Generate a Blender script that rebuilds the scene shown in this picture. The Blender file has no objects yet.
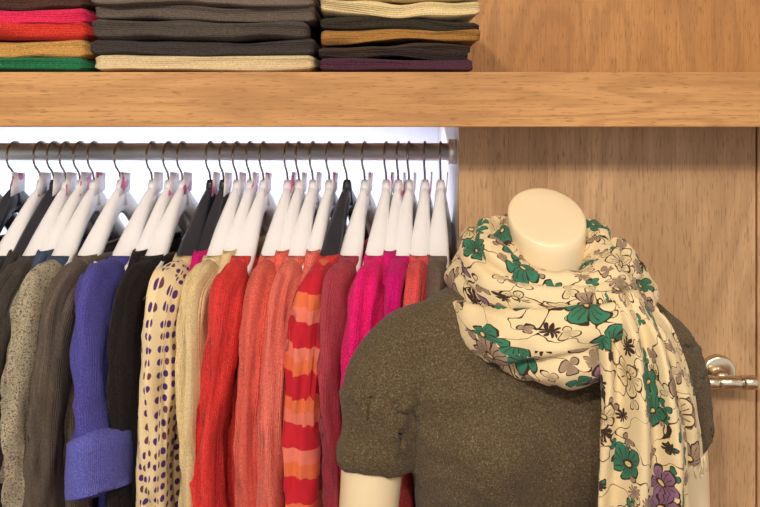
import bpy, math, random
from mathutils import Vector, noise, Matrix
random.seed(7)
scn = bpy.context.scene
scn.view_settings.view_transform = 'Standard'
COL = scn.collection

# ------------------------------------------------------------------ helpers
def sm(t): 
    t=max(0,min(1,t)); return t*t*(3-2*t)
def lerp(a,b,t): return a+(b-a)*t
def interp(tab, x):
    if x<=tab[0][0]: return tab[0][1:]
    for i in range(len(tab)-1):
        if x<=tab[i+1][0]:
            t=(x-tab[i][0])/(tab[i+1][0]-tab[i][0])
            return tuple(lerp(a,b,t) for a,b in zip(tab[i][1:],tab[i+1][1:]))
    return tab[-1][1:]
def catmull(pts, per=8):
    P=[Vector(p) for p in pts]; P=[P[0]*2-P[1]]+P+[P[-1]*2-P[-2]]
    out=[]
    for i in range(1,len(P)-2):
        for k in range(per):
            t=k/per
            a,b,c,d=P[i-1],P[i],P[i+1],P[i+2]
            out.append(0.5*((2*b)+(c-a)*t+(2*a-5*b+4*c-d)*t*t+(3*b-a-3*c+d)*t**3))
    out.append(P[-2].copy()); return out
def srgb(r,g,b):
    f=lambda c:(c/255/12.92 if c/255<=0.04045 else ((c/255+0.055)/1.055)**2.4)
    return (f(r),f(g),f(b),1)

class MB:
    def __init__(s): s.v=[];s.f=[];s.mi=[];s.uv=[]
    def loft(s, rings, mat=0, c0=False, c1=False, closed=True, uo=0.0, vo=0.0):
        n=len(rings[0]); base=len(s.v)
        for r in rings: s.v+= [tuple(p) for p in r]
        m=len(rings)
        us=[0.0]; R=rings[m//2]
        for j in range(n): us.append(us[-1]+(Vector(R[(j+1)%n])-Vector(R[j])).length)
        vs=[0.0]; smp=range(0,n,max(1,n//4))
        for i in range(m-1):
            d=sum((Vector(rings[i+1][j])-Vector(rings[i][j])).length for j in smp)/len(smp)
            vs.append(vs[-1]+d)
        for i in range(m-1):
            for j in range(n if closed else n-1):
                k=(j+1)%n
                s.f.append((base+i*n+j,base+i*n+k,base+(i+1)*n+k,base+(i+1)*n+j))
                s.uv.append([(us[j]+uo,vs[i]+vo),(us[j+1]+uo,vs[i]+vo),(us[j+1]+uo,vs[i+1]+vo),(us[j]+uo,vs[i+1]+vo)])
                s.mi.append(mat)
        for flag,i,rev in ((c0,0,True),(c1,m-1,False)):
            if flag:
                idx=[base+i*n+j for j in range(n)]
                c=sum((Vector(p) for p in rings[i]),Vector())/n
                s.v.append(tuple(c)); ci=len(s.v)-1
                for j in range(n):
                    a,b=idx[j],idx[(j+1)%n]
                    s.f.append((b,a,ci) if rev else (a,b,ci))
                    s.uv.append([(uo+s.v[q][0]-c[0],vo+s.v[q][1]-c[1]+s.v[q][2]-c[2]) for q in s.f[-1]])
                    s.mi.append(mat)
    def tube(s, path, rad, mat=0, n=10, caps=True, flat=(1,1), up=None):
        P=[Vector(p) for p in path]; rings=[]
        t0=(P[1]-P[0]).normalized()
        u=up or (Vector((0,0,1)) if abs(t0.z)<.9 else Vector((1,0,0)))
        a=(Vector(u)-t0*Vector(u).dot(t0)).normalized()
        for i,p in enumerate(P):
            t=(P[min(i+1,len(P)-1)]-P[max(i-1,0)]).normalized()
            a=(a-t*a.dot(t)).normalized(); b=t.cross(a)
            r=rad[i] if isinstance(rad,(list,tuple)) else rad
            rings.append([p+a*math.cos(q)*r*flat[0]+b*math.sin(q)*r*flat[1] for q in [2*math.pi*j/n for j in range(n)]])
        s.loft(rings,mat,caps,caps)
    def box(s,lo,hi,mat=0):
        b=len(s.v)
        for z in (lo[2],hi[2]):
            for x,y in ((lo[0],lo[1]),(hi[0],lo[1]),(hi[0],hi[1]),(lo[0],hi[1])): s.v.append((x,y,z))
        for f in ((3,2,1,0),(4,5,6,7),(0,1,5,4),(1,2,6,5),(2,3,7,6),(3,0,4,7)):
            s.f.append(tuple(b+i for i in f)); s.mi.append(mat)
            s.uv.append([(s.v[b+i][0]+s.v[b+i][1],s.v[b+i][2]) for i in f])
    def lathe(s,c,axis,prof,mat=0,n=40):
        ax=Vector(axis).normalized(); a=ax.orthogonal().normalized(); b=ax.cross(a)
        s.loft([[Vector(c)+ax*h+(a*math.cos(2*math.pi*j/n)+b*math.sin(2*math.pi*j/n))*max(r,1e-5) for j in range(n)] for h,r in prof],mat,True,True)
    def make(s,name,mats,parent=None,smooth=True,bevel=0):
        me=bpy.data.meshes.new(name); me.from_pydata(s.v,[],s.f); 
        uvl=me.uv_layers.new(name='UVMap')
        flat=[c for face in s.uv for p in face for c in p]
        uvl.data.foreach_set('uv',flat)
        me.polygons.foreach_set('material_index',s.mi)
        me.polygons.foreach_set('use_smooth',[smooth]*len(s.f))
        for m in mats: me.materials.append(m)
        me.update(); o=bpy.data.objects.new(name,me); COL.objects.link(o)
        if parent: o.parent=parent
        if bevel:
            md=o.modifiers.new('b','BEVEL'); md.width=bevel; md.segments=3; md.limit_method='ANGLE'
        return o
def empty(name,loc=(0,0,0)):
    e=bpy.data.objects.new(name,None); COL.objects.link(e); e.location=loc; e.empty_display_size=.05; return e

# ------------------------------------------------------------------ node DSL
class ND:
    def __init__(s,name):
        s.m=bpy.data.materials.new(name); s.m.use_nodes=True; s.t=s.m.node_tree; s.t.nodes.clear()
        s.out=s.n('ShaderNodeOutputMaterial'); s.p=s.n('ShaderNodeBsdfPrincipled')
        s.l(s.p.outputs[0],s.out.inputs[0])
    def n(s,k): return s.t.nodes.new(k)
    def l(s,a,b): s.t.links.new(a,b)
    def set(s,sock,v):
        if isinstance(v,bpy.types.NodeSocket): s.l(v,sock)
        else:
            if sock.type=='RGBA' and len(v)==3: v=(*v,1)
            sock.default_value=v
    def math(s,op,a,b=0.0,c=None,clamp=False):
        x=s.n('ShaderNodeMath'); x.operation=op; x.use_clamp=clamp
        s.set(x.inputs[0],a); s.set(x.inputs[1],b)
        if c is not None: s.set(x.inputs[2],c)
        return x.outputs[0]
    def vmath(s,op,a,b=(0,0,0)):
        x=s.n('ShaderNodeVectorMath'); x.operation=op; s.set(x.inputs[0],a)
        if op=='SCALE': s.set(x.inputs['Scale'],b)
        else: s.set(x.inputs[1],b)
        return x.outputs['Value'] if op in('LENGTH','DOT_PRODUCT') else x.outputs[0]
    def mix(s,f,a,b,mode='MIX'):
        x=s.n('ShaderNodeMix'); x.data_type='RGBA'; x.blend_type=mode
        s.set(x.inputs[0],f); s.set(x.inputs[6],a); s.set(x.inputs[7],b); return x.outputs[2]
    def noise(s,vec,scale,detail=3,rough=.5,dist=0,col=False,dim='3D'):
        x=s.n('ShaderNodeTexNoise'); x.noise_dimensions=dim; s.set(x.inputs['Vector'],vec); s.set(x.inputs['Scale'],scale)
        x.inputs['Detail'].default_value=detail; x.inputs['Roughness'].default_value=rough; x.inputs['Distortion'].default_value=dist
        return x.outputs['Color'] if col else x.outputs[0]
    def coord(s,k='Object'): return s.n('ShaderNodeTexCoord').outputs[k]
    def smooth(s,v,a,b):
        x=s.n('ShaderNodeMapRange'); x.interpolation_type='SMOOTHSTEP'; s.set(x.inputs[0],v)
        x.inputs[1].default_value=a; x.inputs[2].default_value=b; return x.outputs[0]
    def ramp(s,f,stops,const=False):
        x=s.n('ShaderNodeValToRGB'); s.set(x.inputs[0],f); r=x.color_ramp
        if const: r.interpolation='CONSTANT'
        while len(r.elements)<len(stops): r.elements.new(.5)
        for e,(p,c) in zip(r.elements,stops): e.position=p; e.color=c
        return x.outputs[0]
    def bump(s,h,st,dist=.001):
        x=s.n('ShaderNodeBump'); s.set(x.inputs['Height'],h); x.inputs['Strength'].default_value=st; x.inputs['Distance'].default_value=dist
        s.l(x.outputs[0],s.p.inputs['Normal'])
    def fin(s,col=None,rough=.5,metal=0,sheen=0,spec=None):
        if col is not None: s.set(s.p.inputs['Base Color'],col)
        s.set(s.p.inputs['Roughness'],rough); s.p.inputs['Metallic'].default_value=metal
        if sheen:
            s.p.inputs['Sheen Weight'].default_value=sheen; s.p.inputs['Sheen Roughness'].default_value=.4
        if spec is not None: s.p.inputs['Specular IOR Level'].default_value=spec
        return s.m
def dark(c,k): return (c[0]*k,c[1]*k,c[2]*k,1)
def plain(name,c,rough=.5,metal=0):
    d=ND(name); nz=d.noise(d.coord(),40,3); col=d.mix(nz,dark(c,.93),dark(c,1.05)); return d.fin(col,rough,metal)
_kn={}
def knit(c,speck=.30,c2=None,scale=520):
    key=(c,speck,c2)
    if key in _kn: return _kn[key]
    d=ND('knit_fabric'); co=d.coord(); uv=d.coord('UV')
    fine=d.noise(co,scale,3,.7); mid=d.noise(co,14,3)
    f=d.smooth(fine,.36,.64)
    lo=dark(c,1-speck); hi=(min(1,c[0]*(1+speck*.7)+.010),min(1,c[1]*(1+speck*.7)+.010),min(1,c[2]*(1+speck*.7)+.010),1)
    col=d.mix(f,lo,hi if c2 is None else c2)
    col=d.mix(d.math('MULTIPLY',mid,.35),col,dark(c,.65))
    w=d.n('ShaderNodeTexWave'); d.l(uv,w.inputs[0]); w.inputs['Scale'].default_value=105; w.bands_direction='X'; w.inputs['Distortion'].default_value=.8
    h=d.math('ADD',d.math('MULTIPLY',w.outputs[1],.5),fine)
    d.bump(h,.65,.0015)
    _kn[key]=d.fin(col,1.0,0,.06,.02); return _kn[key]

def wood(name,axis,c1,c2,c3,rough=.45,ring=.36,freq=70.0):
    d=ND(name); co=d.coord()
    v=d.vmath('MULTIPLY',co,{'x':(1.1,9,9),'z':(6,6,1.1)}[axis])
    big=d.noise(v,.9,3,.5,.6)
    rings=d.math('SINE',d.math('MULTIPLY',big,freq))
    fine=d.noise(d.vmath('MULTIPLY',co,{'x':(9,300,300),'z':(300,300,9)}[axis]),1,4,.6)
    ps={'x':(45,520,520),'z':(520,520,45)}[axis]
    pore=d.smooth(d.noise(d.vmath('MULTIPLY',co,ps),1,2,.5),.57,.67)
    patch=d.noise(d.vmath('MULTIPLY',co,{'x':(2,7,7),'z':(7,7,2)}[axis]),1,2)
    col=d.mix(d.smooth(patch,.35,.65),c1,c2)
    col=d.mix(d.math('MULTIPLY',d.smooth(rings,-.2,1),ring),col,c3)
    col=d.mix(d.math('MULTIPLY',d.smooth(fine,.4,.75),.5),col,c3)
    col=d.mix(d.math('MULTIPLY',pore,.55),col,dark(c3,.6))
    vo=d.n('ShaderNodeTexVoronoi'); d.l(d.vmath('MULTIPLY',co,{'x':(3,9,9),'z':(9,9,3)}[axis]),vo.inputs['Vector']); vo.inputs['Scale'].default_value=.55
    kn=d.smooth(vo.outputs[0],.07,.02); col=d.mix(d.math('MULTIPLY',kn,.6),col,dark(c3,.5))
    d.bump(d.math('SUBTRACT',fine,pore),.12,.001)
    return d.fin(col,rough,0,0,.35)

# ------------------------------------------------------------------ materials
M_shelf=wood('oak_shelf','x',srgb(200,150,94),srgb(182,132,80),srgb(146,100,56))
M_back=wood('oak_back','z',srgb(190,138,82),srgb(174,122,70),srgb(142,96,52))
M_door=wood('oak_door','z',srgb(202,163,122),srgb(186,147,107),srgb(152,115,80))
M_wallw=plain('painted_wall',srgb(224,230,246),.8)
M_side=plain('painted_side',srgb(216,216,216),.7)
M_floor=wood('oak_floor','x',srgb(150,105,70),srgb(130,88,56),srgb(95,62,40))
M_ceil=plain('ceiling_paint',srgb(235,230,222),.9)
def steel(name,a,b_,r):
    d=ND(name); nz=d.noise(d.vmath('MULTIPLY',d.coord(),(30,900,900)),1,3); d.bump(nz,.05,.0005); return d.fin(d.mix(nz,a,b_),r,1)
M_steel=steel('brushed_steel',srgb(220,219,218),srgb(244,243,242),.42)
M_nick=steel('satin_nickel',srgb(206,190,164),srgb(228,214,188),.25)
M_wire=plain('hook_wire',srgb(150,145,140),.22,1)
d=ND('white_plastic'); M_white=d.fin(d.mix(d.noise(d.coord(),20),srgb(232,230,232),srgb(243,242,244)),.28)
d=ND('black_plastic'); M_black=d.fin(d.mix(d.noise(d.coord(),20),srgb(38,39,45),srgb(58,59,67)),.22)
d=ND('size_tag'); nz=d.noise(d.coord(),45,1); M_tag=d.fin(d.mix(d.smooth(nz,.58,.62),srgb(240,236,240),srgb(214,110,160)),.4)
d=ND('mannequin_skin'); M_man=d.fin(d.mix(d.noise(d.coord(),8),srgb(226,205,166),srgb(232,212,176)),.38)

# ------------------------------------------------------------------ room shell
b=MB(); b.box((-3,-2.5,-.05),(3,1.75,0)); b.make('floor',[M_floor],smooth=False)
b=MB(); b.box((-3,1.75,0),(3,1.85,2.9)); b.make('wall_back',[M_wallw],smooth=False)
b=MB(); b.box((-3,-2.5,2.9),(3,1.85,2.95)); b.make('ceiling',[M_ceil],smooth=False)
b=MB(); b.box((.12,1.31,0),(.135,1.75,1.57)); b.make('wall_niche_side',[M_side],smooth=False)
b=MB(); b.box((-2.2,1.50,1.645),(2.2,1.75,2.9)); b.make('wall_upper_panel',[M_back],smooth=False)
b=MB(); b.box((-2.2,1.15,1.570),(2.2,1.75,1.645)); b.make('wall_shelf',[M_shelf],smooth=False,bevel=.0015)
b=MB(); b.box((.12,1.285,0.01),(.572,1.31,1.57)); b.make('door_1',[M_door],smooth=False,bevel=.002)
b=MB(); b.box((.576,1.288,0),(2.2,1.75,1.57)); b.make('wall_right_panel',[M_door],smooth=False,bevel=.002)

# door handle
b=MB()
hx,hz=.513,1.195
b.lathe((hx,1.285,hz),(0,-1,0),[(0,.026),(.006,.026),(.009,.0245),(.010,.021),(.010,0)])
b.lathe((hx-.006,1.285,hz),(0,-1,0),[(.005,.0115),(.040,.0105)])
b.lathe((hx-.032,1.238,hz-.002),(1,0,0),[(-.002,0),(-.002,.0075),(0,.0095),(.012,.0098),(.0125,.0088),(.014,.0088),(.0145,.0098),(.048,.0098),(.0485,.0088),(.050,.0088),(.0505,.0106),(.068,.0106),(.0695,.0095),(.0695,0)])
b.make('door_handle',[M_nick])

# rail
b=MB(); b.lathe((-1.2,1.335,1.526),(1,0,0),[(0,.014),(1.308,.014),(1.308,.020),(1.32,.020)])
b.make('clothes_rail',[M_steel])
RY=1.335; RZ=1.526
b=MB(); b.box((-1.215,1.31,0),(-1.2,1.75,1.57)); b.make('wall_niche_left',[M_side],smooth=False)

# ------------------------------------------------------------------ hangers & garments
ZN=1.452; SL=.90
def frame(x,th):
    a=math.radians(th); U=Vector((-math.sin(a),-math.cos(a),0)); W=Vector((math.cos(a),-math.sin(a),0))
    O=Vector((x,RY,0))
    return lambda u,w,z: O+U*u+W*w+Vector((0,0,z))
def zarm(u): 
    u=abs(u); return ZN+.017-SL*math.sqrt(u*u+.02*.02)+.35*max(0,u-.10)*.6
def zsh(u): return zarm(u)+.018
def hanger(x,th,black=False,L=.174):
    F=frame(x,th); b=MB(); rings=[]
    for i in range(37):
        u=-L+2*L*i/36; k=abs(u)/L
        hw=lerp(.0080,.0180,sm(k*1.5)) if L>.16 else lerp(.0080,.0120,sm(k*1.6)); hh=lerp(.021,.013,sm(k*1.1))
        if k>.93: q=1-((k-.93)/.07)**2*.7; hw*=q; hh*=q
        if k>.70: hw*=1-.28*(k-.70)/.30
        z=zarm(u)
        ring=[]
        for j in range(14):
            p=2*math.pi*j/14; c,s_=math.cos(p),math.sin(p)
            ring.append(F(u,hw*c,z+hh*(abs(s_)**.8)*(1 if s_>0 else -1)))
        rings.append(ring)
    b.loft(rings,0,True,True)
    b.tube([F(0,0,ZN-.01),F(0,0,ZN+.024),F(0,0,ZN+.030)],[.0105,.0070,.005],0,12)
    R=.0225; cz=RZ+.014+.0018-R
    pts=[F(0,0,ZN+.015),F(0,0,ZN+.03),F(.004,0,cz-R-.004)]
    for k in range(15):
        a=math.radians(-62+k*(262/14)); pts.append(F(R*math.cos(a),0,cz+R*math.sin(a)))
    b.tube(pts,.0018,1,6)
    t=random.uniform(-.006,.006)
    ring=lambda w:[F(-.014+t,w,ZN+.012),F(.024+t,w,ZN+.006),F(.022+t,w+.002,ZN+.044),F(-.012+t,w+.002,ZN+.040)]
    if not black or random.random()<.3:
        b.loft([ring(.0085),ring(.0093)],2,True,True)
    b.make('clothes_hanger',[M_black if black else M_white,M_wire,M_tag])

def sleeve(b,F,side,seed,mat,ru=.044,rw=.0168,zend=.84,cuffmat=None,short=None,du=0,dw=0,flare=0,cuffk=1.42):
    s=side; dw=dw-.006
    pts=[(s*.118,0,zsh(.118)-.021),(s*.148,0,zsh(.148)-.021),(s*.174,dw*.3,zsh(.174)-.031),(s*(.192+du*.2),dw*.7,1.220),(s*(.199+du*.6),dw,1.145),(s*(.198+du),dw*1.2,1.06),(s*(.194+du*.6),dw*1.3,.95),(s*(.19+du*.3),dw,zend)]
    if short: pts=[p for p in pts if p[2]>short+.03]+[(s*(.196+du),dw,short)]
    P=catmull(pts,6 if s>0 else 3); rings=[]; n=28 if s>0 else 14; L=len(P)
    for i,p in enumerate(P):
        t=i/(L-1); pz=p.z
        q=P[min(i+1,L-1)]-P[max(i-1,0)]
        tu,tz=q.x/max(q.length,1e-6),q.z/max(q.length,1e-6)
        nu,nz_=-tz*s,tu*s
        a=interp([(0,.021),(.10,.036),(.25,ru),(.6,ru*.94),(1,ru*.76)],t)[0]; w=interp([(0,.015),(.10,.0195),(.24,rw*1.04),(.4,rw),(1,rw*.85)],t)[0]
        a*=1+flare*t; w*=1+flare*.6*t
        ring=[]
        for j in range(n):
            ph=2*math.pi*j/n; c,s2=math.cos(ph),math.sin(ph)
            q1=noise.noise(Vector((c*1.2+seed,s2*1.2,pz*6)))
            q2=1-2*abs(noise.noise(Vector((c*1.6+seed*2,s2*1.6+pz*4,pz*7+c*2.5))))
            q3=1-2*abs(noise.noise(Vector((c*2.2+seed*5,s2*2.2,pz*20+c*4))))
            fold=(q1*.38+(q2-.6)*.40+(q3-.6)*.20)*sm(t*4)
            rr=1+fold
            wav=.012*noise.noise(Vector((seed*3,pz*4,1)))*sm(t*3)
            ring.append(F(p.x+nu*a*c*rr,p.y+w*s2*rr+wav,p.z+nz_*a*c*rr))
        rings.append(ring)
    b.loft(rings,mat,True,True,uo=seed*3,vo=seed)
    if cuffmat is not None:
        pe=P[-1]; rings=[]; wav=.012*noise.noise(Vector((seed*3,pe.z*4,1)))
        for t in (0,.04,.3,.6,.96,1,1,.8):
            k=(1.05 if t==0 else cuffk+.08*t)
            z=pe.z+.074*(1-t)-.014
            a=ru*.80*(1+flare)*k; w=rw*.85*(1+flare*.6)*k*1.05
            rings.append([F(pe.x+a*math.cos(2*math.pi*j/n)*(1+.07*noise.noise(Vector((math.cos(2*math.pi*j/n)*2,z*20,seed)))),pe.y+wav+w*math.sin(2*math.pi*j/n)*(1+.15*noise.noise(Vector((j*.4,z*20,seed)))),z+ .022*math.cos(2*math.pi*j/n)+.010*math.sin(2*math.pi*j/n)) for j in range(n)])
        b.loft(rings,cuffmat,False,False)

def garment(x,th,mats,seed,name='hanging_sweater',hem=.80,thick=.019,neck=.130,amax=.185,sleeves=True,**kw):
    F=frame(x,th); b=MB(); rings=[]; n=48
    A=[neck+(amax-neck)*i/9 for i in range(10)]
    z0=zsh(neck)
    scoop=.012*(.5+.5*math.sin(seed*2.3)) if sleeves else 0
    prof=[(neck-.001,z0+.0)]+[(a,zsh(a)-.001) for a in A]
    zl=prof[-1][1]
    body=amax-(.012 if sleeves else 0)
    prof+=[(lerp(amax,body,sm(i/4))+.004*math.sin(i/3),lerp(zl-.02,hem,i/26)) for i in range(27)]
    for a,z in prof:
        w=thick
        ring=[]
        for j in range(n):
            ph=2*math.pi*j/n; c,s=math.cos(ph),math.sin(ph)
            cu=(abs(c)**.8)*(1 if c>0 else -1); sw=(abs(s)**.6)*(1 if s>0 else -1)
            f=noise.noise(Vector((cu*4+seed*5,s*.6,z*4)))*.010+noise.noise(Vector((cu*9+seed,s,z*9)))*.004
            f*=sm((z0-z)*8)
            ring.append(F(a*cu,w*sw+f,z-(scoop*4*(1-abs(cu))*max(0,s)*sm((z-zl)/(z0-zl+1e-6)))))
        rings.append(ring)
    b.loft(rings,0,False,False,uo=seed*2,vo=seed)
    rr=[]
    for dz,k in ((-.014,1.02),(-.010,1.15),(-.004,1.20),(.003,1.20),(.009,1.08),(.007,.92)):
        a=neck+.004-dz*.8
        rr.append([F(a*math.copysign(abs(math.cos(p))**.8,math.cos(p)),thick*k*math.copysign(abs(math.sin(p))**.6,math.sin(p)),z0+dz-scoop*4*(1-abs(math.cos(p))**.8)*max(0,math.sin(p))) for p in [2*math.pi*j/n for j in range(n)]])
    b.loft(rr,len(mats)-1 if len(mats)>1 and kw.get('cuffmat') is None else 0,False,False)
    if sleeves:
        sleeve(b,F,1,seed,0,**kw); sleeve(b,F,-1,seed+9,0,**kw)
    return b.make(name,mats)

def polka():
    d=ND('polka_dot_knit'); uv=d.coord('UV')
    v=d.n('ShaderNodeTexVoronoi'); v.voronoi_dimensions='2D'; d.l(uv,v.inputs['Vector']); v.inputs['Scale'].default_value=62; v.inputs['Randomness'].default_value=.22
    sc=d.n('ShaderNodeSeparateColor'); d.l(v.outputs['Color'],sc.inputs[0])
    dot=d.mix(d.math('GREATER_THAN',sc.outputs[0],.7),srgb(80,48,112),srgb(104,64,78))
    m=d.smooth(v.outputs['Distance'],.30,.26); fine=d.noise(d.coord(),600,2)
    col=d.mix(m,d.mix(fine,srgb(210,186,142),srgb(236,214,174)),dot); d.bump(fine,.5)
    return d.fin(col,1,0,.08,.05)
def stripes():
    d=ND('striped_knit'); sp=d.n('ShaderNodeSeparateXYZ'); d.l(d.coord(),sp.inputs[0])
    z=d.math('ADD',sp.outputs[2],d.math('MULTIPLY',d.noise(d.coord(),12),.02))
    z=d.math('ADD',z,d.math('MULTIPLY',sp.outputs[0],.20))
    f=d.math('FRACT',d.math('MULTIPLY',z,1/.066)); m=d.smooth(d.math('ABSOLUTE',d.math('SUBTRACT',f,.5)),.235,.25)
    f2=d.math('FRACT',d.math('MULTIPLY',z,1/.132)); fine=d.noise(d.coord(),600,2)
    orange=d.mix(d.math('GREATER_THAN',f2,.5),srgb(226,116,74),srgb(230,128,108))
    col=d.mix(m,srgb(196,40,54),orange); col=d.mix(d.math('MULTIPLY',fine,.3),col,srgb(150,40,44)); d.bump(fine,.5)
    return d.fin(col,1,0,.08,.05)
def tweed():
    d=ND('tweed_knit'); co=d.coord()
    a=d.noise(d.vmath('MULTIPLY',co,(1,1,1.3)),340,3,.75)
    col=d.ramp(a,[(0,srgb(64,62,60)),(.41,srgb(92,90,88)),(.46,srgb(160,146,120)),(.55,srgb(206,190,156)),(.62,srgb(106,114,126))])
    d.bump(a,.9,.003); return d.fin(col,1,0,.1,.05)
K=lambda r,g,b_,**k: knit(srgb(r,g,b_),**k)
charcoal=K(60,56,56); dgrey=K(76,70,66); taupe=K(102,90,80); navy=K(70,84,110); black=K(36,31,30,speck=.2)
blue=K(80,76,152); blue2=K(94,94,174); creamk=K(222,198,150,speck=.2); coral=K(218,62,58); salmon=K(230,104,90); salmon2=K(226,114,100)
plum=K(172,66,80); pink=K(232,28,114); magenta=K(204,22,112); coral2=K(222,84,84); taupe2=K(118,100,88)
items=[
 (-.620,8,True,[charcoal],{}),
 (-.577,9,True,[navy],{'dw':.004}),
 (-.536,8,False,[charcoal],{'dw':-.002}),
 (-.496,6,False,[dgrey],{'du':.006}),
 (-.452,7,False,[tweed(),navy],{'ru':.05,'rw':.0185}),
 (-.410,9,False,[taupe],{'dw':-.002,'du':-.006}),
 (-.360,9,False,[blue,blue2],{'short':1.100,'cuffmat':1,'flare':.35,'rw':.022,'ru':.046,'dw':.026,'du':.010,'cuffk':1.45}),
 (-.312,10,False,[black],{'du':-.006,'dw':.006}),
 (-.268,8,True,[polka(),creamk],{'ru':.05,'rw':.0195,'dw':.003}),
 (-.226,8,False,[creamk],{'du':-.012,'dw':.006}),
 (-.184,9,False,[coral],{'du':.004,'rw':.019}),
 (-.146,7,False,[salmon],{'dw':.003}),
 (-.106,9,False,[salmon2],{'dw':-.002,'du':.004}),
 (-.052,13,True,[stripes(),coral],{'ru':.055,'rw':.024,'dw':.005}),
 (-.024,11,False,[plum],{'du':-.010,'dw':.004}),
 (.010,9,False,[pink],{'ru':.054,'rw':.022,'dw':.004}),
 (.046,9,False,[magenta],{'du':-.010,'dw':.004}),
 (.071,7,False,[coral2],{'dw':.003}),
 (.096,7,False,[taupe2],{'dw':.003}),
]
for i,(x,th,bk,mats,kw) in enumerate(items):
    hanger(x,th,bk); garment(x,th,mats,i*1.37+.3,**kw)
ex=[(-.515,8,True,charcoal),(-.474,8,False,navy),(-.334,9,False,black),(-.247,8,True,magenta),(-.205,8,False,creamk),(-.128,8,False,salmon),(-.080,10,False,salmon2),(.029,8,False,magenta)]
for i,(x,th,bk,m) in enumerate(ex):
    hanger(x,th,bk,.152); garment(x,th,[m],i*2.1,thick=.012,neck=.122,amax=.162,sleeves=False)

# ------------------------------------------------------------------ folded stacks
def folded(b,x0,x1,y0,y1,z,h,mat,seed,mess=1.0):
    rings=[]; n=40; cx=(x0+x1)/2; hx_=(x1-x0)/2; N=34
    for i in range(N+1):
        t=-1+2*i/N; t=math.copysign(abs(t)**.8,t); e=abs(t)
        k=1 if e<.95 else math.sqrt(max(0,1-((e-.95)/.05)**2*.5))
        x=cx+hx_*t; ring=[]
        for j in range(n):
            p=2*math.pi*j/n; c,s=math.cos(p),math.sin(p)
            cy=math.copysign(abs(c)**.22,c); sz=math.copysign(abs(s)**.5,s)
            y=lerp(y0,y1,.5)+cy*(y1-y0)/2*(.98+.02*k)
            if c<0: y+=.005*math.exp(-((s-.5*noise.noise(Vector((x*8,seed,0))))/.22)**2)
            y+=.009*noise.noise(Vector((x*8,seed,s)))
            wv=.0050*mess*noise.noise(Vector((x*6,seed*2,.5)))
            zz=z+h/2+sz*h/2*(1.14+.25*noise.noise(Vector((x*9,seed*3,2))))*k+wv+.0035*mess*noise.noise(Vector((x*18,y*9,z*30+seed+s*.8)))
            ring.append((x,y,zz))
        rings.append(ring)
    b.loft(rings,mat,True,True)
def stack(x0,x1,layers,seed,j=.004,mess=1.0):
    b=MB(); z=1.6475; mats=[]
    for i,(m,h) in enumerate(layers):
        random.seed(seed*10+i); mats.append(m)
        o=random.uniform(-j,j); o2=random.uniform(-j*1.5,j); oy=random.uniform(0,.016)
        folded(b,x0+max(o,-.001),x1+min(o2,.001),1.166+oy,1.45,z,h,i,i*3.1+seed,mess if i else .4); z+=h-.0005
    b.make('folded_sweater_stack',mats)
stack(-.715,-.413,[(K(40,112,74),.019),(K(192,144,80),.026),(K(204,56,46),.024),(K(218,44,84),.021),(K(76,50,44),.022),(K(120,80,60),.022)],1,.006,1.2)
stack(-.403,-.094,[(K(214,190,148,speck=.22),.023),(K(62,56,54),.022),(K(78,70,64),.026),(K(96,84,76),.022),(K(112,98,88),.022),(K(60,52,50),.022)],2,.006,1.2)
stack(-.084,.139,[(K(76,44,58),.017),(K(52,42,40),.011),(K(66,52,44),.012),(K(160,114,60),.017),(K(54,47,38),.020),(K(226,202,150,speck=.2),.021),(K(218,194,140,speck=.2),.022)],3,.014,1.8)

# ------------------------------------------------------------------ mannequin
MC=Vector((.184,1.055,0)); MR=Matrix.Rotation(math.radians(9),3,'Z')
def L(x,y,z): 
    v=MR@Vector((x,y,0)); return Vector((MC.x+v.x,MC.y+v.y,z))
TORSO=[ # z, a, front, back
 (.86,.160,.105,.11),(.93,.158,.100,.10),(1.0,.140,.088,.085),(1.06,.131,.082,.078),(1.10,.133,.085,.078),(1.16,.146,.092,.082),(1.22,.156,.094,.085),
 (1.27,.160,.086,.083),(1.31,.160,.074,.076),(1.335,.150,.064,.068),(1.352,.130,.058,.062),(1.370,.098,.054,.057),(1.388,.066,.050,.052)]
def torso_rings(k,zlo,zhi,grow=0,step=.012):
    rings=[]; z=zlo
    while z<=zhi+1e-6:
        a,f,bk=interp(TORSO,z); n=72; ring=[]
        for j in range(n):
            p=2*math.pi*j/n; c,s=math.cos(p),math.sin(p)
            x=a*k*math.copysign(abs(c)**.9,c); y=(bk if s>0 else f)*k*math.copysign(abs(s)**.85,s)
            if s<0:
                for sx in (-1,1):
                    y-=.034*k*math.exp(-((x-sx*.072)/.045)**2-((z-1.200)/.050)**2)
            ring.append(L(x+grow*c,y+grow*s,z))
        rings.append(ring); z+=step
    return rings
man=empty('mannequin',(MC.x,MC.y,0))
def par(o):
    o.parent=man; o.matrix_parent_inverse=Matrix.Translation((-MC.x,-MC.y,0)); return o
b=MB(); b.loft(torso_rings(.88,.80,1.34),0,True,True)
NX=.021; n=48
def nring(z,r,tilt,inset=0):
    out=[]
    for j in range(n):
        p=2*math.pi*j/n; c,s=math.cos(p),math.sin(p)
        out.append(L(NX+(r-inset)*c,-.012+(r*1.0-inset)*s*1.02,z+tilt*(r-inset)*s+ .006*tilt*c))
    return out
b.loft([nring(1.34,.060,0),nring(1.37,.054,0),nring(1.40,.049,.15),nring(1.43,.0465,.4),nring(1.450,.0470,.6),nring(1.461,.0478,.62),nring(1.4635,.0478,.62,.0012),nring(1.4645,.0478,.62,.004),nring(1.4645,.0478,.62,.02)],0,True,True)
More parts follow.
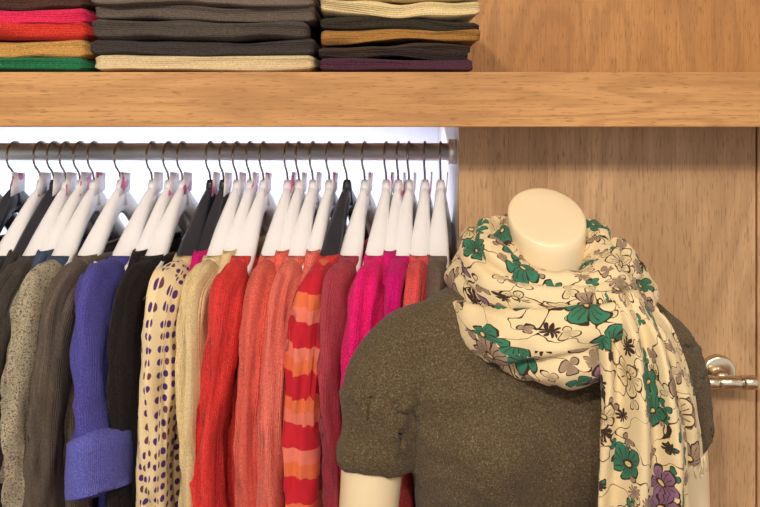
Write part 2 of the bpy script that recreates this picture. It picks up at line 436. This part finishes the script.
for s in (-1,1):
    pts=[(s*.130,0,1.285),(s*.165,-.002,1.272),(s*.187,-.004,1.235),(s*.197,-.006,1.16),(s*.204,-.006,1.07),(s*.208,-.012,.99),(s*.210,-.035,.90),(s*.208,-.06,.80),(s*.206,-.066,.765)]
    P=[L(*q) for q in catmull(pts,5)]
    R=[interp([(0,.028),(.2,.036),(.35,.0375),(.55,.0335),(.65,.033),(.75,.031),(1,.019)],i/(len(P)-1))[0] for i in range(len(P))]
    b.tube(P,R,0,28)
    palm=[L(s*.206,-.066,.775),L(s*.205,-.070,.75),L(s*.204,-.076,.72),L(s*.203,-.080,.69)]
    b.tube(palm,[.020,.030,.037,.034],0,16,flat=(1,.42),up=MR@Vector((0,1,0)))
    for k,(ln) in enumerate((.062,.072,.067,.052)):
        y0=-.104+k*.017
        b.tube([L(s*.203,y0,.70),L(s*.202,y0-.004,.70-ln*.4),L(s*.197,y0-.004,.70-ln*.75),L(s*.190,y0-.002,.70-ln)],[.0085,.008,.0072,.005],0,10)
    b.tube([L(s*.204,-.09,.745),L(s*.200,-.112,.725),L(s*.194,-.122,.70),L(s*.190,-.124,.68)],[.011,.010,.0085,.006],0,10)
par(b.make('body',[M_man]))
b=MB(); b.lathe((MC.x,MC.y,0),(0,0,1),[(0,.15),(.008,.15),(.012,.145),(.013,.013),(.85,.013)]); par(b.make('stand',[M_steel]))

# shirt
b=MB(); b.loft(torso_rings(1.0,.90,1.389,.004),0,True,True)
for s in (-1,1):
    pts=[(s*.085,.0,1.314),(s*.130,0,1.308),(s*.162,-.001,1.287),(s*.181,-.004,1.245),(s*.188,-.006,1.200),(s*.193,-.006,1.170)]
    P=[L(*q) for q in catmull(pts,6)]
    R=[interp([(0,.044),(.25,.051),(.5,.0520),(.75,.0480),(.96,.0450),(1,.0440)],i/(len(P)-1))[0] for i in range(len(P))]
    b.tube(P,R,0,36)
o=b.make('short_sleeve_sweater',[])
rm=o.modifiers.new('r','REMESH'); rm.mode='VOXEL'; rm.voxel_size=.0046; rm.use_smooth_shade=True
s_=o.modifiers.new('s','SMOOTH'); s_.iterations=7; s_.factor=.6
dg=bpy.context.evaluated_depsgraph_get(); me=bpy.data.meshes.new_from_object(o.evaluated_get(dg))
o.modifiers.clear(); o.data=me
AP=[L(s*.155,-.05,1.20) for s in (-1,1)]
for v in me.vertices:
    p=v.co; nrm=v.normal
    q=noise.noise(Vector((p.x*9,p.y*9,p.z*14+3)))*.0050+noise.noise(Vector((p.x*22+p.z*14,p.y*14,p.z*18)))*.0024
    q+=max(0,1-2*abs(noise.noise(Vector((p.x*7-p.z*5,p.y*4,p.z*7+p.x*6+5)))))**3*.0060
    q+=max(0,1-2.4*abs(noise.noise(Vector((p.x*10+p.z*9,p.y*5,p.z*8-p.x*5+11)))))**4*.0045
    if p.y<MC.y:
        for s,a in zip((-1,1),AP):
            dx=p.x-a.x; dz=p.z-a.z; r=math.hypot(dx,dz)
            ang=math.atan2(dz,dx*-s)
            q+=.0036*math.sin(ang*6)*math.exp(-((r-.065)/.03)**2)
    v.co=p+nrm*q
for pl in me.polygons: pl.use_smooth=True
d=ND('heather_knit'); co=d.coord(); f=d.noise(co,480,3,.8); g=d.noise(co,200,2)
col=d.ramp(f,[(0,srgb(48,39,28)),(.42,srgb(74,62,47)),(.56,srgb(98,84,64)),(.72,srgb(150,134,106))])
col=d.mix(d.math('MULTIPLY',g,.3),col,srgb(84,71,48)); d.bump(f,.7,.0018)
me.materials.clear(); me.materials.append(d.fin(col,1,0,.10,.06))

# ------------------------------------------------------------------ scarf material
d=ND('floral_scarf_fabric'); uv=d.coord('UV')
wob=d.vmath('SCALE',d.vmath('SUBTRACT',d.noise(uv,34,2,col=True,dim='2D'),(.5,.5,.5)),.016)
uvw=d.vmath('ADD',uv,wob)
base=d.mix(d.noise(d.coord(),500,2),srgb(214,190,146),srgb(228,208,168))
ink=srgb(62,46,40)
def flower(col,scale,off,n,r0,r1,palette,density,rnd=.75,ol=.022,veins=True,asy=.045):
    v=d.vmath('ADD',d.vmath('SCALE',uvw,scale),off)
    vo=d.n('ShaderNodeTexVoronoi'); vo.voronoi_dimensions='2D'; d.l(v,vo.inputs['Vector']); vo.inputs['Scale'].default_value=1; vo.inputs['Randomness'].default_value=rnd
    sp=d.n('ShaderNodeSeparateXYZ'); d.l(d.vmath('SUBTRACT',v,vo.outputs['Position']),sp.inputs[0])
    sc=d.n('ShaderNodeSeparateColor'); d.l(vo.outputs['Color'],sc.inputs[0])
    ln=vo.outputs['Distance']
    th=d.math('ADD',d.math('ARCTAN2',sp.outputs[1],sp.outputs[0]),d.math('MULTIPLY',sc.outputs[1],6.28))
    cs=d.math('ABSOLUTE',d.math('COSINE',d.math('MULTIPLY',th,n/2)))
    asym=d.math('MULTIPLY',d.math('COSINE',th),asy)
    r=d.math('ADD',d.math('MULTIPLY_ADD',d.math('POWER',cs,.55),r1,r0),asym)
    sd=d.math('SUBTRACT',r,ln)
    show=d.math('LESS_THAN',sc.outputs[2],density)
    ins=d.math('MULTIPLY',d.math('GREATER_THAN',sd,0),show)
    fill=d.ramp(sc.outputs[0],palette,True)
    fill=d.mix(d.math('MULTIPLY',d.smooth(d.math('DIVIDE',ln,r),.9,.3),.4),fill,d.mix(.6,fill,ink))
    col=d.mix(ins,col,fill)
    out=d.math('LESS_THAN',d.math('ABSOLUTE',sd),ol)
    div=d.math('MULTIPLY',d.math('LESS_THAN',cs,.16),d.math('GREATER_THAN',sd,0))
    m=d.math('MAXIMUM',out,div)
    if veins:
        v1=d.math('MULTIPLY',d.math('LESS_THAN',d.math('ABSOLUTE',d.math('COSINE',d.math('MULTIPLY',th,n*1.5))),.25),d.math('LESS_THAN',ln,d.math('MULTIPLY',r,.75)))
        m=d.math('MAXIMUM',m,v1)
        ring=d.math('LESS_THAN',d.math('ABSOLUTE',d.math('SUBTRACT',ln,.075)),.018); m=d.math('MAXIMUM',m,ring)
    col=d.mix(d.math('MULTIPLY',m,show),col,ink)
    if veins:
        c2=d.math('MULTIPLY',d.math('LESS_THAN',ln,.055),show); col=d.mix(c2,col,srgb(212,186,120))
    return col
green=srgb(56,118,92); purp=srgb(136,100,126); tp=srgb(156,132,110); cr=srgb(214,192,150); yl=srgb(208,192,134)
col=base
st=d.math('LESS_THAN',d.math('ABSOLUTE',d.math('SUBTRACT',d.noise(uvw,26,1,dim='2D'),.5)),.008)
col=d.mix(st,col,ink)
col=flower(col,44,(3.3,7.7,0),3,.0,.38,[(0,tp),(.26,green),(.52,cr),(.84,tp)],.66,.9,.028,False,.02)
col=flower(col,32,(1.3,2.7,0),9,.02,.26,[(0,ink),(.5,tp)],.28,.9,.02,False,.06)
col=flower(col,19.5,(11.1,5.2,0),5,.20,.18,[(0,green),(.26,tp),(.40,purp),(.52,cr),(.68,green),(.82,tp),(.92,yl)],.80,.66,.021,True,.09)
d.bump(d.noise(d.coord(),900,2),.3,.001)
M_scarf=d.fin(col,.95,0,.1,.08)

# ------------------------------------------------------------------ scarf geometry
b=MB()
SC=Vector((.206,1.035,0))
def loop(rx,ry,zf,rad,kz,seed,ncr=5,off=(0,0),tw=1):
    rings=[]; N=120; n=64
    for i in range(N+1):
        th=2*math.pi*i/N
        rv=1+.12*math.sin(th*2+seed)+.10*noise.noise(Vector((math.cos(th)*2,math.sin(th)*2,seed)))
        C=SC+Vector((off[0]+rx*math.cos(th),off[1]+ry*math.sin(th),zf(th)))
        rd=Vector((math.cos(th),math.sin(th),0)); ring=[]
        for j in range(n):
            ph=2*math.pi*j/n; rr=1
            for k in range(ncr):
                pk=2*math.pi*k/ncr+tw*2*math.pi/ncr*i/N+.35*math.sin(th*2+k*1.7+seed)+.3*math.sin(th*3+k*2.9)
                dd=(ph-pk+math.pi)%(2*math.pi)-math.pi
                rr-=(.26+.14*math.sin(th*2+k*2.2))*math.exp(-(dd/.17)**2)
            rr+=.10*noise.noise(Vector((math.cos(th)*6+math.cos(ph),math.sin(th)*6,math.sin(ph)*1.5+seed)))
            ring.append(C+rd*math.cos(ph)*rad*rr*rv+Vector((0,0,math.sin(ph)*rad*kz*rr*rv)))
        rings.append(ring)
    b.loft(rings,0,uo=seed,vo=seed*2)
front=lambda th: .5-.5*math.sin(th)
loop(.073,.072,lambda th:1.420-.043*front(th)**1.5-.004*math.cos(th),.036,1.05,1.3,5)
loop(.089,.086,lambda th:1.399-.062*front(th)+.004*math.cos(th)-.006*max(0,-math.cos(th)),.044,1.1,4.1,6,(.001,0),-1)
def tail(path,w,seed,pl=2.5,amp=.010,bow=.02,thick=.004):
    P=catmull(path,10); rings=[]; n=40; m=len(P)
    for i,p in enumerate(P):
        t=i/(m-1); ww=interp(w,t)[0]; front_=[];back_=[]
        for j in range(n):
            v=-1+2*j/(n-1)
            y=bow*v*v+amp*sm(t*3+.25)*math.sin(v*pl*math.pi+seed+1.2*math.sin(t*3+seed))+.005*noise.noise(Vector((v*2,t*5,seed)))
            x=ww*v*(1+.05*noise.noise(Vector((v,t*6,seed+3))))
            front_.append(p+Vector((x,y-thick/2,0))); back_.append(p+Vector((x,y+thick/2,0)))
        rings.append(front_+back_[::-1])
    b.loft(rings,0,True,True,uo=seed,vo=seed*1.7)
    return P
P2=tail([(.262,.950,1.395),(.296,.935,1.350),(.314,.930,1.29),(.322,.930,1.24),(.325,.930,1.205)],[(0,.032),(.5,.038),(1,.040)],2.2,2.0,.008,.018)
for k in range(34):
    v=-1+2*k/33; x=.325+.040*v; y=.930+.018*v*v; z=1.207; l=random.uniform(.016,.026); dx=random.uniform(-.003,.005)
    b.tube([(x,y,z),(x+dx*.5,y,z-l*.5),(x+dx,y-.001,z-l)],[.0009,.0009,.0006],1,5)
tail([(.262,.935,1.392),(.274,.908,1.350),(.280,.897,1.300),(.286,.895,1.24),(.287,.898,1.17),(.288,.903,1.09),(.290,.91,.99)],[(0,.030),(.2,.038),(.5,.050),(1,.056)],5.5,2.6,.012,.02)
for k in range(44):
    v=-1+2*k/43; x=.290+.056*v; y=.91+.02*v*v; z=.992; l=random.uniform(.016,.026)
    b.tube([(x,y,z),(x+random.uniform(-.004,.004),y,z-l)],[.0009,.0006],1,5)
M_fr=plain('scarf_fringe',srgb(226,206,164),.9)
b.make('floral_scarf',[M_scarf,M_fr])

# ------------------------------------------------------------------ lights
w=bpy.data.worlds.new('w'); scn.world=w; w.use_nodes=True
w.node_tree.nodes['Background'].inputs[0].default_value=(1,.97,.93,1); w.node_tree.nodes['Background'].inputs[1].default_value=.78
def area(name,loc,tgt,size,pw,col,parent=None,sy=None):
    l=bpy.data.lights.new(name,'AREA'); l.energy=pw; l.color=col; l.size=size
    if sy: l.shape='RECTANGLE'; l.size_y=sy
    o=bpy.data.objects.new(name,l); COL.objects.link(o); o.location=loc
    o.rotation_euler=(Vector(tgt)-Vector(loc)).to_track_quat('-Z','Y').to_euler(); return o
def added_key(x,y,tgt,pw,size=.18,col=(1,.91,.77)):  # added key/fill area light out of view, with a made-up ceiling fixture
    b=MB(); b.lathe((x,y,2.9),(0,0,-1),[(0,.11),(.004,.11),(.006,.09),(.004,.085)]); b.make('added_key_fixture',[M_steel])
    area('added_key_lamp',(x,y,2.87),tgt,size,pw,col)
added_key(-.75,-1.25,(-.1,1.2,1.3),64)
added_key(.15,-1.6,(.25,1.2,1.3),30)
added_key(1.1,-.9,(.4,1.2,1.2),14)
b=MB(); b.box((-1.15,1.55,1.560),(.10,1.57,1.570)); b.make('led_housing_1',[M_steel],smooth=False)  # housing of the LED strip, out of sight under the shelf
area('led_strip_lamp',(-.52,1.56,1.557),(-.52,1.66,1.2),1.2,5.5,(.78,.87,1.0),sy=.015)

cam=bpy.data.cameras.new('camera'); co_=bpy.data.objects.new('camera',cam); COL.objects.link(co_)
co_.location=(0,0,1.6); co_.rotation_euler=(math.pi/2,0,0); cam.lens=40; cam.sensor_width=36; cam.shift_y=-.1954; cam.clip_start=.02
scn.camera=co_
